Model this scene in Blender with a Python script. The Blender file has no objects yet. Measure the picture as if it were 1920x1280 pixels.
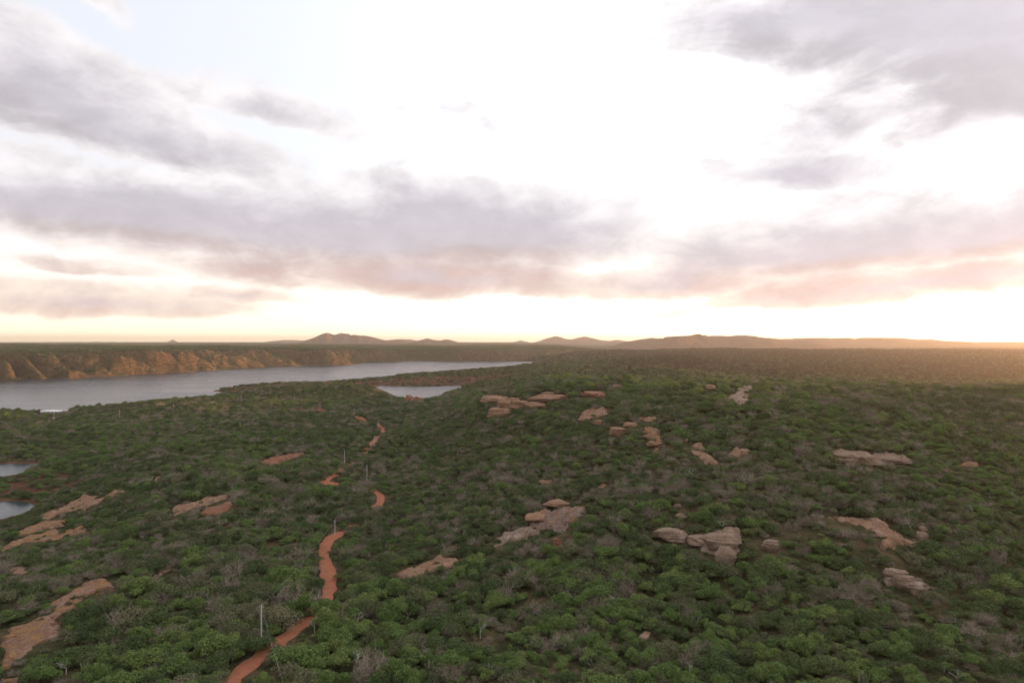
import bpy, math, random
import numpy as np
from mathutils import Vector, noise as mn

random.seed(7); rng = np.random.default_rng(7)
SC = bpy.context.scene; COL = SC.collection
R = math.radians
F, CX, CY, CAMZ = 1280.0, 960.0, 640.0, 88.0          # photograph: focal length / centre in its pixels; camera height above the water

# ------------------------------------------------------------------ camera
cd = bpy.data.cameras.new('camera'); cam = bpy.data.objects.new('camera', cd); COL.objects.link(cam)
cd.sensor_width = 36; cd.lens = 24; cd.clip_start = 1; cd.clip_end = 60000
cam.location = (0, 0, CAMZ); cam.rotation_euler = (R(90), 0, 0); SC.camera = cam

# ------------------------------------------------------------------ view, sun
SUN_AZ, SUN_EL = 66.0, 2.5                             # degrees right of the view direction / above the horizon
SC.view_settings.view_transform = 'Standard'; SC.view_settings.look = 'None'
EXPO = 0.85; SC.view_settings.exposure = EXPO; SC.view_settings.gamma = 1.0
SC.cycles.use_denoising = True; SC.cycles.use_adaptive_sampling = True; SC.cycles.adaptive_threshold = .025
SC.cycles.max_bounces = 4; SC.cycles.diffuse_bounces = 1; SC.cycles.glossy_bounces = 2; SC.cycles.transparent_max_bounces = 8
SC.cycles.volume_bounces = 0; SC.cycles.sample_clamp_indirect = 4
sl = bpy.data.lights.new('sun', 'SUN'); sun = bpy.data.objects.new('sun', sl); COL.objects.link(sun)
sl.energy = 5.0; sl.angle = R(0.6); sl.color = (1.0, 0.52, 0.21)
sdir = Vector((math.sin(R(SUN_AZ)) * math.cos(R(SUN_EL)), math.cos(R(SUN_AZ)) * math.cos(R(SUN_EL)), math.sin(R(SUN_EL))))
sun.rotation_euler = sdir.to_track_quat('Z', 'Y').to_euler(); sun.location = (300, 0, 400)

# ------------------------------------------------------------------ world: hazy evening sky with cloud banks
W = bpy.data.worlds.new('World'); SC.world = W; W.use_nodes = True
W.cycles.sampling_method = 'MANUAL'; W.cycles.sample_map_resolution = 256
class G:                                               # tiny expression builder for node trees
    def __init__(s, nt): s.nt = nt
    def n(s, t, **k):
        x = s.nt.nodes.new(t)
        for a, v in k.items(): setattr(x, a, v)
        return x
    def put(s, sock, v):
        if isinstance(v, bpy.types.NodeSocket): s.nt.links.new(v, sock)
        else: sock.default_value = v
    def m(s, op, a, b=0.0, c=0.0, clamp=False):
        x = s.n('ShaderNodeMath', operation=op, use_clamp=clamp)
        s.put(x.inputs[0], a); s.put(x.inputs[1], b); s.put(x.inputs[2], c); return x.outputs[0]
    def smooth(s, v, lo, hi, a=0.0, b=1.0):
        x = s.n('ShaderNodeMapRange', interpolation_type='SMOOTHSTEP')
        for i, q in enumerate((v, lo, hi, a, b)): s.put(x.inputs[i], q)
        return x.outputs[0]
    def mix(s, f, a, b, mode='MIX'):
        x = s.n('ShaderNodeMix', data_type='RGBA', blend_type=mode)
        s.put(x.inputs[0], f); s.put(x.inputs[6], a); s.put(x.inputs[7], b); return x.outputs[2]
    def noise(s, vec, scale, detail=4, rough=0.55, dist=0.0):
        x = s.n('ShaderNodeTexNoise'); s.put(x.inputs['Vector'], vec); x.inputs['Scale'].default_value = scale
        x.inputs['Detail'].default_value = detail; x.inputs['Roughness'].default_value = rough; x.inputs['Distortion'].default_value = dist
        return x.outputs['Fac'], x.outputs['Color']
    def xyz(s, a, b, c=0.0):
        x = s.n('ShaderNodeCombineXYZ'); s.put(x.inputs[0], a); s.put(x.inputs[1], b); s.put(x.inputs[2], c); return x.outputs[0]
    def sep(s, v):
        x = s.n('ShaderNodeSeparateXYZ'); s.put(x.inputs[0], v); return x.outputs
def c4(*c): return (c[0], c[1], c[2], 1.0)
def azel(px, py):
    u, w = (px - CX) / F, (CY - py) / F
    return math.atan2(u, 1), math.atan2(w, math.hypot(u, 1))
# cloud banks: centre px,py and half sizes in photo pixels, tilt (degrees), weight
BANKS = [(140, 205, 350, 80, -14, 1.1), (70, 140, 210, 72, -20, 1.0), (250, 262, 340, 48, -6, 1.05), (470, 205, 220, 34, -8, .8), 
    (250, 340, 110, 16, -6, .6), (300, 415, 600, 70, -3, 1.35), (620, 450, 580, 72, -2, 1.4), (900, 440, 350, 78, -3, 1.45), (780, 520, 410, 44, -2, 1.3), (450, 380, 300, 20, -3, .6), (1060, 430, 150, 60, -8, .95),
    (160, 560, 330, 32, -2, .85), (420, 555, 160, 14, -2, .7), (120, 498, 260, 10, -2, .55),
    (1620, 470, 430, 66, 4, 1.35), (1420, 490, 340, 54, 3, 1.15), (1230, 530, 270, 42, 0, 1.0), (1700, 540, 470, 30, 4, 1.2), (1880, 440, 280, 56, 6, 1.3),
    (1540, 35, 320, 100, -8, 1.2), (1840, 50, 300, 165, -10, 2.1), (1900, 170, 230, 80, -12, 1.5), (1640, 160, 100, 90, -20, .62), (1560, 250, 140, 70, 30, .72), (1790, 230, 130, 38, 18, .8),
    (1500, 333, 185, 30, -4, 1.15), (860, 215, 100, 28, -12, .4), (1010, 272, 110, 14, -2, .36), (200, 5, 60, 18, -25, .4)]
def build_world():
    nt = W.node_tree; nt.nodes.clear(); g = G(nt)
    d = g.n('ShaderNodeTexCoord').outputs['Generated']; x, y, z = g.sep(d)
    az = g.m('ARCTAN2', x, y); el = g.m('ARCSINE', z); elp = g.m('MAXIMUM', el, 0.0)
    # cloud field: banks with edges torn by noise
    p = g.xyz(az, g.m('MULTIPLY', el, 2.4), 3.7)
    nf, nc = g.noise(p, 5.0, 5, .60, .5); sx, sy, sz = g.sep(nc); n2, _ = g.noise(g.xyz(az, g.m('MULTIPLY', el, 1.7), 7.3), 13, 8, .62, .25)
    az2 = g.m('MULTIPLY_ADD', g.m('SUBTRACT', sx, .5), .13, az); el2 = g.m('MULTIPLY_ADD', g.m('SUBTRACT', sy, .5), .045, el)
    f = fl = None
    for (px, py, rx, ry, tilt, w) in BANKS:
        a0, e0 = azel(px, py); ra, re = rx / F * math.cos(a0) ** 2 * 1.12, ry / F * math.cos(a0) * 1.25; t = R(tilt); ct, st = math.cos(t), math.sin(t)
        q1 = g.m('MULTIPLY_ADD', az2, ct / ra, g.m('MULTIPLY_ADD', el2, st / ra, -(a0 * ct + e0 * st) / ra))
        q2 = g.m('MULTIPLY_ADD', az2, -st / re, g.m('MULTIPLY_ADD', el2, ct / re, (a0 * st - e0 * ct) / re))
        s1 = g.m('MULTIPLY', q1, q1); qa = g.m('MAXIMUM', g.m('MULTIPLY_ADD', q2, .85, -.0), g.m('MULTIPLY', q2, -1.45)); b = g.m('MULTIPLY_ADD', g.m('SQRT', g.m('MULTIPLY_ADD', qa, qa, s1)), -w, 1.15 * w)
        f = b if f is None else g.m('MAXIMUM', f, b)
        if ry > 30:
            q3 = g.m('ADD', q2, .55); b2 = g.m('MULTIPLY_ADD', g.m('SQRT', g.m('MULTIPLY_ADD', q3, q3, s1)), -w, 1.15 * w); fl = b2 if fl is None else g.m('MAXIMUM', fl, b2)
    # the same kind of broken banks go on all round, outside the view
    big, _ = g.noise(g.xyz(g.m('MULTIPLY', az, .8), g.m('MULTIPLY', el, 3.4), 9.1), 2.2, 2, .5)
    out_ = g.m('MAXIMUM', g.smooth(g.m('ABSOLUTE', az), .62, .80), g.smooth(el, .42, .56))
    gen = g.m('SUBTRACT', g.m('MULTIPLY', g.m('SUBTRACT', big, .47), 6.0), g.m('MULTIPLY', g.m('SUBTRACT', 1.0, out_), 5.0))
    f = g.m('MAXIMUM', f, gen); fl = g.m('MAXIMUM', fl, gen)
    ns = g.m('MULTIPLY_ADD', g.m('SUBTRACT', nf, .5), 1.25, g.m('MULTIPLY', g.m('SUBTRACT', n2, .5), .5))
    D = g.m('ADD', f, ns)
    sky = g.n('ShaderNodeTexSky', sky_type='NISHITA', sun_disc=False)
    sky.sun_elevation = R(SUN_EL); sky.sun_rotation = R(SUN_AZ); sky.air_density = 1.0; sky.dust_density = 2.0; sky.ozone_density = 1.5; sky.altitude = 300
    # evening veil of thin high cloud: brightens towards the sun
    dot = g.n('ShaderNodeVectorMath', operation='DOT_PRODUCT'); g.put(dot.inputs[0], d); dot.inputs[1].default_value = sdir
    cs = g.m('MULTIPLY_ADD', dot.outputs['Value'], .5, .5)
    low = g.m('POWER', g.m('SUBTRACT', 1.0, g.m('MINIMUM', elp, 1.0)), 16.0)
    veil = g.m('MULTIPLY_ADD', g.m('POWER', cs, 5.0), VEIL_SUN, g.m('MULTIPLY_ADD', low, VEIL_LOW, VEIL))
    vcol = g.mix(low, c4(.92, .935, 1.02), c4(1.15, .92, .62))
    vs = g.n('ShaderNodeVectorMath', operation='SCALE'); g.put(vs.inputs[0], vcol); g.put(vs.inputs[3], veil)
    ss = g.n('ShaderNodeVectorMath', operation='SCALE'); g.put(ss.inputs[0], sky.outputs[0]); ss.inputs[3].default_value = SKY_K
    base = g.n('ShaderNodeVectorMath', operation='ADD'); g.put(base.inputs[0], vs.outputs[0]); g.put(base.inputs[1], ss.outputs[0])
    # clouds: white where thin, grey where deep, warm and darker below, peach near the horizon
    alpha = g.smooth(D, -.05, .36); thick = g.smooth(g.m('MULTIPLY_ADD', g.m('SUBTRACT', n2, .5), .65, D), .10, 1.25)
    under = g.smooth(g.m('MULTIPLY_ADD', ns, .5, g.m('SUBTRACT', fl, f)), -.35, .45)
    lowc = g.smooth(el, .03, .19, 1.0, 0.0)
    thin = g.mix(lowc, c4(9.9, 9.5, 9.6), c4(11.0, 9.2, 7.7))
    grey = g.mix(lowc, c4(6.2, 5.8, 6.35), c4(7.3, 5.8, 5.95))
    belly = g.mix(lowc, c4(5.2, 4.85, 5.1), c4(8.4, 5.3, 4.2))
    cc = g.mix(thick, thin, grey); cc = g.mix(g.m('MULTIPLY', under, g.m('MULTIPLY', thick, .9)), cc, belly)
    cb = g.n('ShaderNodeVectorMath', operation='SCALE'); g.put(cb.inputs[0], cc); g.put(cb.inputs[3], g.m('MULTIPLY_ADD', g.m('POWER', cs, 7.0), .12, g.smooth(n2, .3, .7, 1.07, .94)))
    col = g.mix(g.m('MULTIPLY', alpha, .95), base.outputs[0], cb.outputs[0])
    bg = g.n('ShaderNodeBackground'); g.put(bg.inputs[0], col); bg.inputs[1].default_value = 0.1 / 2 ** EXPO
    out = g.n('ShaderNodeOutputWorld'); nt.links.new(bg.outputs[0], out.inputs[0])
VEIL, VEIL_SUN, VEIL_LOW, SKY_K = 8.6, 23.0, 7.5, 1.0
build_world()

# ------------------------------------------------------------------ numpy noise
_perm = rng.permutation(4096)
def vnoise(x, y, seed=0):
    xi, yi = np.floor(x).astype(np.int64), np.floor(y).astype(np.int64); fx, fy = x - xi, y - yi
    fx, fy = fx * fx * fx * (fx * (fx * 6 - 15) + 10), fy * fy * fy * (fy * (fy * 6 - 15) + 10)
    def h(a, b): return _perm[(_perm[(a + seed * 57) & 4095] + b) & 4095] / 4095.0
    a, b, c, d = h(xi, yi), h(xi + 1, yi), h(xi, yi + 1), h(xi + 1, yi + 1)
    return (a + (b - a) * fx) * (1 - fy) + (c + (d - c) * fx) * fy - .5
def fbm(x, y, sc, octv=4, seed=0, gain=.5):
    v, a, k = 0, 1.0, 1.0 / sc
    for o in range(octv): v = v + a * vnoise(x * k + 17.3 * o, y * k - 9.1 * o, seed + o); a *= gain; k *= 2.03
    return v
def sstep(x, a, b): t = np.clip((x - a) / (b - a), 0, 1); return t * t * (3 - 2 * t)

# ------------------------------------------------------------------ terrain height: control points read off the photograph
# per image column: (row, depth) pairs give the height; ('z', depth, z) pairs fix it where the ground is hidden or under water
COLS = {
 0: [(1280,132),(1185,165),(1100,205),(1020,275),(985,316),('z',337,.3),('z',356,-3),('z',378,.4),('z',410,2.2),('z',443,.3),('z',466,-3),('z',493,.3),(845,520),(820,580),(795,650),(777,725),(770,790),('z',850,0),('z',900,-8),('z',1200,-12),('z',1500,-9)],
 120: [(1280,128),(1150,170),(1050,235),(1000,285),(960,330),('z',375,3),('z',425,2.2),('z',480,2.2),(840,530),(802,620),(779,720),(769,790),('z',865,0),('z',930,-8),('z',1300,-12)],
 300: [(1280,127),(1150,165),(1050,215),(980,270),(930,320),(890,370),(850,440),(802,575),(773,710),(754,840),(749,890),('z',965,0),('z',1035,-8),('z',1250,-12),('z',1700,-10)],
 420: [(850,430),(800,585),(757,830),(740,950),('z',1045,0),('z',1100,-6),('z',1165,-4),('z',1195,1),('z',1235,2),('z',1262,0),('z',1310,-8),('z',1600,-10),('z',2000,-8)],
 500: [(1280,127),(1150,160),(1050,205),(980,255),(930,300),(880,365),(830,465),(792,600),(763,765),(742,920),(726,1020),('z',1085,0),('z',1130,-5),('z',1188,0),(718,1290),('z',1390,0),('z',1450,-8),('z',2100,-10)],
 620: [(1150,158),(1050,200),(1000,232),(950,275),(905,330),(870,390),(835,460),(802,565),(773,725),(754,840),(735,950),(721,1040),('z',1110,0),('z',1160,-4),('z',1240,0),(715,1390),('z',1490,0),('z',1550,-8),('z',2300,-10)],
 700: [(1280,126),(1100,180),(1000,235),(940,290),(900,345),(850,420),(802,560),(773,700),(753,830),(739,920),(724,985),('z',1070,0),('z',1150,-6),('z',1300,-6),('z',1370,.5),('z',1400,7),(708,1480),('z',1590,0),('z',1660,-8),('z',2500,-10)],
 780: [(1280,126),(1100,178),(1000,228),(900,330),(850,405),(802,520),(773,640),(759,760),(752,860),('z',970,0),('z',1050,-6),('z',1280,-6),('z',1341,.5),('z',1370,9),(702,1520),('z',1690,0),('z',1770,-8),('z',2600,-10)],
 860: [(1280,126),(1100,176),(1000,218),(900,295),(850,355),(802,440),(773,530),(754,630),(741,740),('z',900,16),('z',1090,6),('z',1220,1),('z',1330,-1),('z',1385,2),('z',1420,9),(695,1600),('z',1880,0),('z',1980,-8),('z',2700,-10)],
 980: [(1280,125),(1100,172),(1000,205),(900,260),(850,300),(802,350),(768,400),(748,440),(733,490),(722,570),('z',740,32),('z',1060,16),(702,1280),('z',1500,11),(684,1900),('z',2350,0),('z',2450,-8),('z',2850,-8)],
 1100: [(1280,126),(1100,170),(1000,198),(900,245),(850,280),(802,325),(763,375),(738,420),(719,490),('z',700,40),('z',1010,24),(700,1250),('z',1480,18),(674,2150),('z',2800,22),('z',3300,36)],
 1250: [(1280,126),(1100,170),(1000,196),(900,240),(850,272),(802,312),(763,360),(733,410),(715,490),('z',720,42),('z',1020,27),(688,1300),('z',1600,20),(670,2200),(662,3000),('z',3600,44)],
 1400: [(1280,126),(1100,170),(1000,195),(900,238),(850,268),(802,308),(763,352),(733,405),(715,480),(706,560),('z',800,36),('z',1250,8),(692,1750),(674,2300),(662,3000),('z',3600,44)],
 1530: [(1280,126),(1100,170),(1000,195),(900,238),(802,308),(763,352),(735,405),(718,480),(710,560),('z',820,28),('z',1280,2),(701,1600),(681,2200),(669,2700),(660,3200),('z',3700,44)],
 1700: [(1280,126),(1100,170),(1000,197),(900,242),(850,275),(802,318),(763,370),(738,430),(724,520),('z',760,30),('z',1080,6),('z',1350,2),(701,1700),(681,2250),(669,2750),(660,3200),('z',3700,44)],
 1920: [(1280,130),(1150,165),(1000,210),(900,255),(802,330),(753,400),(733,450),(722,530),('z',760,30),('z',1100,8),('z',1400,5),(692,2000),(669,2750),(659,3200),('z',3700,46)],
}
P = []
for px, rows in COLS.items():
    u = (px - CX) / F
    for r in rows:
        if r[0] == 'z': d, z = r[1], r[2]
        else: d, z = r[1], CAMZ - r[1] * (r[0] - CY) / F - 1.6      # the photograph shows the top of the scrub
        P.append((math.atan(u), math.log(d * math.hypot(u, 1)), z))
    P.append((math.atan(u), math.log(60), 24.0)); P.append((math.atan(u), math.log(25), 23.0))
P = np.array(P)
def tps_k(d2): return .5 * d2 * np.log(d2 + 1e-12)
def tps_fit(P, lam=2e-4):
    n = len(P); A = np.zeros((n + 3, n + 3)); D2 = ((P[:, None, :2] - P[None, :, :2]) ** 2).sum(-1)
    A[:n, :n] = tps_k(D2) + lam * np.eye(n); A[:n, n] = 1; A[:n, n + 1:] = P[:, :2]; A[n:, :n] = A[:n, n:].T
    return np.linalg.solve(A, np.r_[P[:, 2], 0, 0, 0])
CO = tps_fit(P)
def tps(th, lr):
    out = np.empty(th.size)
    for i in range(0, th.size, 40000):
        a, b = th[i:i + 40000], lr[i:i + 40000]
        d2 = (a[:, None] - P[None, :, 0]) ** 2 + (b[:, None] - P[None, :, 1]) ** 2
        out[i:i + 40000] = tps_k(d2) @ CO[:-3] + CO[-3] + CO[-2] * a + CO[-1] * b
    return out
# far bank: shoreline read at water level
SH = [(0,712),(130,708.5),(250,702.5),(350,697),(460,689.5),(540,686.5),(640,684),(700,680),(770,676.5),(860,678),(950,677.2),(1010,674.5)]
shore = [((px - CX) / F * (CAMZ * F / (py - CY)), CAMZ * F / (py - CY)) for px, py in SH]
shore = [(-2700, -1500), (-1950, 250)] + shore + [(420, 3560), (1300, 3900), (3500, 4500), (9000, 6000)]
shore = np.array(shore)
def shore_st(x, y):                                     # signed distance beyond the shoreline, and length along it
    best = np.full(x.shape, 1e18); s = np.zeros_like(x); t = np.zeros_like(x); acc = 0
    for (ax, ay), (bx, by) in zip(shore[:-1], shore[1:]):
        L = math.hypot(bx - ax, by - ay); ux, uy = (bx - ax) / L, (by - ay) / L
        q = np.clip((x - ax) * ux + (y - ay) * uy, 0, L); dx, dy = x - ax - q * ux, y - ay - q * uy
        dd = dx * dx + dy * dy; sg = np.sign((x - ax) * -uy + (y - ay) * ux); m = dd < best
        best = np.where(m, dd, best); s = np.where(m, np.sqrt(dd) * sg, s); t = np.where(m, acc + q, t); acc += L
    return s, t
tip_px = [0, 70, 127, 213, 285, 347, 403, 463, 540, 640, 770, 860, 950, 1010]
_sx = np.array([p[0] for p in SH], float); _sy = np.array([p[1] for p in SH], float); _d = CAMZ * F / (np.interp(tip_px, _sx, _sy) - CY)
tip_t = shore_st((np.array(tip_px) - CX) / F * _d, _d)[1]; tip_t = np.r_[tip_t[0] - np.arange(6, 0, -1) * 140.0, tip_t, tip_t[-1] + np.arange(1, 30) * 190.0]
def height_raw(x, y):
    r = np.maximum(np.hypot(x, y), 20); th = np.arctan2(x, y)
    thc = np.clip(th, -.70, .70); rc = np.clip(r, 25, 3900)
    z = tps(thc, np.log(rc))
    wide = sstep(np.abs(th), .66, .95)
    # unseen ground right of the view: a long rise that keeps the evening sun off the near slopes
    rx, ry = x - 1050, y - 150
    ridge = np.exp(-(rx / 420) ** 2) * (1 - sstep(y, 850, 1300)) * sstep(y, -2600, -1500)
    z = z + wide * (ridge * 74) + np.where(th > 0, 1, 0) * wide * 4
    z = np.where(np.abs(th) > 1.4, z * .55 + 12, z) if False else z
    # detail
    far = sstep(r, 200, 1500)
    z = z + (fbm(x, y, 170, 2, 2) * 7.0 * sstep(r, 100, 400) + fbm(x, y, 80, 4, 3) * 4.5 + fbm(x, y, 22, 3, 8) * 1.2) * sstep(z, 0, 12)
    # red broken bluffs on the promontory across the bay
    # far bank
    s, t = shore_st(x, y)
    tt = t + .75 * np.clip(s, -50, 260) + fbm(x, y, 120, 3, 21) * 60
    ph = np.interp(tt, tip_t, np.arange(len(tip_t))); spur = np.cos(2 * np.pi * ph) * (.75 + 1.5 * fbm(t, s * .4, 240, 2, 23)) + fbm(x, y, 70, 4, 25, .55) * .75
    amp = 62 * (1 - .45 * sstep(t, 4300, 5600))
    sv = s + amp * spur * sstep(s, -10, 80) * (1 - .8 * sstep(s, 170, 330)) + 20 * spur + fbm(x, y, 40, 4, 41, .55) * 24
    top = 63 - 14 * sstep(t, 4200, 5600)
    k = np.clip(sv / 190, 0, 1.0); prof = 1 - (1 - k) ** 1.6
    zE = -8 + 8 * sstep(sv, -60, 2) + top * prof + 10 * sstep(sv, 150, 2600) + fbm(x, y, 300, 4, 51) * 9 * sstep(sv, 60, 500) + fbm(x, y, 40, 3, 55) * 3 * k
    zE = zE + sstep(r, 5000, 9000) * 6
    w = sstep(s, -70, 10)
    zR = 42 - 30 * sstep(r, 3500, 4300) + 26 * sstep(r, 5200, 7500) + fbm(x, y, 420, 4, 61) * 13 * sstep(r, 3300, 4500)
    far_r = sstep(x, 250, 900)
    zE = zE * (1 - far_r) + np.minimum(zR, 50) * far_r
    return z * (1 - w) + zE * w
# polar sheet: fine in view, coarse behind
th_in = np.linspace(-.735, .735, 720)
th_out = np.r_[np.linspace(-math.pi, -.735, 70)[:-1], th_in, np.linspace(.735, math.pi, 70)[1:]]
lr = [math.log(12), math.log(25), math.log(40), math.log(60)]
while lr[-1] < math.log(24000):
    d = math.exp(lr[-1]); lr.append(lr[-1] + (.014 if d < 120 else .0085 if d < 1150 else .0042 if d < 3400 else .016))
LR = np.array(lr); TH = th_out
TT, LL = np.meshgrid(TH, LR); XX, YY = np.exp(LL) * np.sin(TT), np.exp(LL) * np.cos(TT)
ZZ = height_raw(XX.ravel(), YY.ravel()).reshape(XX.shape)
def height(x, y):
    x, y = np.asarray(x, float), np.asarray(y, float)
    fi = np.interp(np.log(np.maximum(np.hypot(x, y), 12)), LR, np.arange(len(LR))); fj = np.interp(np.arctan2(x, y), TH, np.arange(len(TH)))
    i, j = np.clip(fi.astype(int), 0, len(LR) - 2), np.clip(fj.astype(int), 0, len(TH) - 2); a, b = fi - i, fj - j
    return (ZZ[i, j] * (1 - b) + ZZ[i, j + 1] * b) * (1 - a) + (ZZ[i + 1, j] * (1 - b) + ZZ[i + 1, j + 1] * b) * a
def to_px(x, y, z): return CX + F * x / y, CY - F * (z - CAMZ) / y
DS = np.exp(np.linspace(math.log(70), math.log(4200), 1400))
def ground_at(px, py, lift=0.0):                        # where the sight line through a photo pixel meets the ground
    u, w = (px - CX) / F, (py - CY) / F
    gap = CAMZ - DS * w - height(DS * u, DS) - lift
    k = np.argmax(gap < 0) if (gap < 0).any() else len(DS) - 1
    k = max(k, 1); a = gap[k - 1] / (gap[k - 1] - gap[k] + 1e-9); d = DS[k - 1] + (DS[k] - DS[k - 1]) * min(max(a, 0), 1)
    return d * u, d, float(height(d * u, d))

# ------------------------------------------------------------------ mesh helpers
def mesh_np(name, V, Fc, mats=(), smooth=False, idx=None):
    V = np.asarray(V, np.float32); Fc = np.asarray(Fc, np.int32); me = bpy.data.meshes.new(name)
    n = Fc.shape[1]; me.vertices.add(len(V)); me.vertices.foreach_set('co', V.ravel()); me.loops.add(Fc.size); me.loops.foreach_set('vertex_index', Fc.ravel())
    me.polygons.add(len(Fc)); me.polygons.foreach_set('loop_start', np.arange(len(Fc), dtype=np.int32) * n)
    if smooth: me.polygons.foreach_set('use_smooth', np.ones(len(Fc), bool))
    for m in mats: me.materials.append(m)
    if idx is not None: me.polygons.foreach_set('material_index', np.asarray(idx, np.int32))
    me.update(calc_edges=True); me.validate(); return me
def link(name, data, parent=None, loc=None, label=None, cat=None, group=None, kind=None):
    o = bpy.data.objects.new(name, data); COL.objects.link(o)
    if parent: o.parent = parent
    if loc is not None: o.location = loc
    for k, v in (('label', label), ('category', cat), ('group', group), ('kind', kind)):
        if v: o[k] = v
    return o
def grid_faces(nr, nc):
    i, j = np.meshgrid(np.arange(nr - 1), np.arange(nc - 1), indexing='ij'); a = (i * nc + j).ravel()
    return np.c_[a, a + 1, a + nc + 1, a + nc]

# ------------------------------------------------------------------ materials
def mat(name, fn, rough=.9, spec=.2):
    m = bpy.data.materials.new(name); m.use_nodes = True; g = G(m.node_tree); b = m.node_tree.nodes['Principled BSDF']
    b.inputs['Roughness'].default_value = rough; b.inputs['Specular IOR Level'].default_value = spec
    fn(g, b); return m
def ramp(g, f, *stops):
    x = g.n('ShaderNodeValToRGB'); g.put(x.inputs[0], f); e = x.color_ramp.elements
    while len(e) < len(stops): e.new(.5)
    for q, (p, c) in zip(e, stops): q.position = p; q.color = c4(*c)
    return x.outputs[0]
def bump(g, b, h, st, dist):
    x = g.n('ShaderNodeBump'); g.put(x.inputs['Height'], h); x.inputs['Strength'].default_value = st; x.inputs['Distance'].default_value = dist
    g.put(b.inputs['Normal'], x.outputs[0])
def f_ground(g, b):
    geo = g.n('ShaderNodeNewGeometry'); pos = geo.outputs['Position']; nz = g.sep(geo.outputs['True Normal'])[2]; px, py, pz = g.sep(pos)
    n1, _ = g.noise(pos, .012, 5); n2, _ = g.noise(pos, .075, 7, .75); n3, _ = g.noise(pos, .35, 4, .7)
    scrub = ramp(g, n2, (.36, (.038, .045, .020)), (.5, (.095, .088, .040)), (.62, (.19, .14, .078)))
    soil = ramp(g, n3, (.3, (.16, .085, .05)), (.6, (.25, .13, .075)), (.8, (.31, .18, .11)))
    rock = ramp(g, n3, (.3, (.17, .075, .05)), (.55, (.27, .125, .08)), (.8, (.36, .22, .16)))
    steep = g.smooth(g.m('ADD', nz, g.m('MULTIPLY', g.m('SUBTRACT', n1, .5), .25)), .80, .93, 1.0, 0.0)
    shore_ = g.smooth(g.m('ADD', pz, g.m('MULTIPLY', g.m('SUBTRACT', n2, .5), 2.0)), .3, 1.0, 1.0, 0.0)
    at = g.n('ShaderNodeAttribute'); at.attribute_name = 'bluff'; bl = g.smooth(g.m('MULTIPLY_ADD', g.m('SUBTRACT', n2, .5), .8, at.outputs['Fac']), .35, .65)
    bare = g.smooth(g.m('ADD', n1, g.m('MULTIPLY', n2, .5)), .86, 1.0)
    c = g.mix(g.m('MULTIPLY', bare, .6), scrub, soil); c = g.mix(g.m('MULTIPLY', steep, .35), c, rock); c = g.mix(g.m('MULTIPLY', bl, .85), c, ramp(g, n3, (.3, (.12, .052, .038)), (.7, (.26, .115, .078)))); c = g.mix(g.m('MULTIPLY', shore_, .85), c, soil)
    g.put(b.inputs['Base Color'], c)
    bump(g, b, g.m('ADD', n2, g.m('MULTIPLY', n3, .4)), 1.0, 9.0)
def f_hill(g, b):
    geo = g.n('ShaderNodeNewGeometry'); n2, _ = g.noise(geo.outputs['Position'], .012, 6, .7)
    g.put(b.inputs['Base Color'], ramp(g, n2, (.3, (.075, .050, .030)), (.55, (.14, .085, .05)), (.75, (.24, .13, .08)))); bump(g, b, n2, .8, 40)
def f_road(g, b):
    tc = g.n('ShaderNodeNewGeometry').outputs['Position']; n, _ = g.noise(tc, .5, 5, .65); n2, _ = g.noise(tc, 3.0, 4, .7)
    g.put(b.inputs['Base Color'], g.mix(.35, ramp(g, n, (.3, (.24, .085, .042)), (.7, (.36, .140, .074))), ramp(g, n2, (.3, (.19, .065, .034)), (.7, (.42, .185, .105)))))
    bump(g, b, g.m('ADD', n, g.m('MULTIPLY', n2, .3)), .5, .3)
def rock_fn(base, dark, lichen, lich_amt, pale):
    def fn(g, b):
        geo = g.n('ShaderNodeNewGeometry'); pos = geo.outputs['Position']; x, y, z = g.sep(pos)
        n1, _ = g.noise(pos, .22, 5, .65); n2, _ = g.noise(pos, 1.1, 5, .7); n3, _ = g.noise(g.xyz(g.m('MULTIPLY', x, .25), g.m('MULTIPLY', y, .25), g.m('MULTIPLY', z, 2.2)), 1.0, 4, .6)
        c = g.mix(n2, c4(*dark), c4(*base)); c = g.mix(g.smooth(n3, .50, .64, 0, .55), c, c4(*dark)); c = g.mix(g.smooth(n1, .5, .7, 0, .7), c, c4(*pale))
        c = g.mix(g.smooth(n1, .60 - .22 * lich_amt, .70 - .22 * lich_amt, .85 * min(1, lich_amt * 2), 0), c, c4(*lichen))
        n4, _ = g.noise(pos, 2.6, 6, .8); c = g.mix(g.smooth(n4, .54, .68, 0, .6), c, c4(*[q * .5 for q in dark])); c = g.mix(g.smooth(n4, .34, .46, .55, 0), c, c4(*pale))
        cr, _ = g.noise(pos, .6, 6, .75, 1.2)
        c = g.mix(g.smooth(g.m('ABSOLUTE', g.m('SUBTRACT', cr, .5)), .0, .022, .75, 0), c, c4(.05, .042, .035))
        g.put(b.inputs['Base Color'], c); bump(g, b, g.m('ADD', g.m('MULTIPLY', n3, .9), g.m('ADD', n2, g.m('MULTIPLY_ADD', cr, .6, g.m('MULTIPLY', n4, .5)))), 1.0, 1.0)
    return fn
M = {}
M['ground'] = mat('scrubland_ground', f_ground, .95, .05); M['hill'] = mat('hill_scrub', f_hill, .95, .05); M['road'] = mat('red_earth', f_road, .95, .1)
M['pink'] = mat('pink_sandstone', rock_fn((0.517, 0.314, 0.228), (0.251, 0.136, 0.100), (0.433, 0.241, 0.100), .25, (0.618, 0.426, 0.328)))
M['ochre'] = mat('ochre_sandstone', rock_fn((0.465, 0.264, 0.152), (0.256, 0.141, 0.088), (0.465, 0.250, 0.096), .85, (0.529, 0.345, 0.256)))
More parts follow.
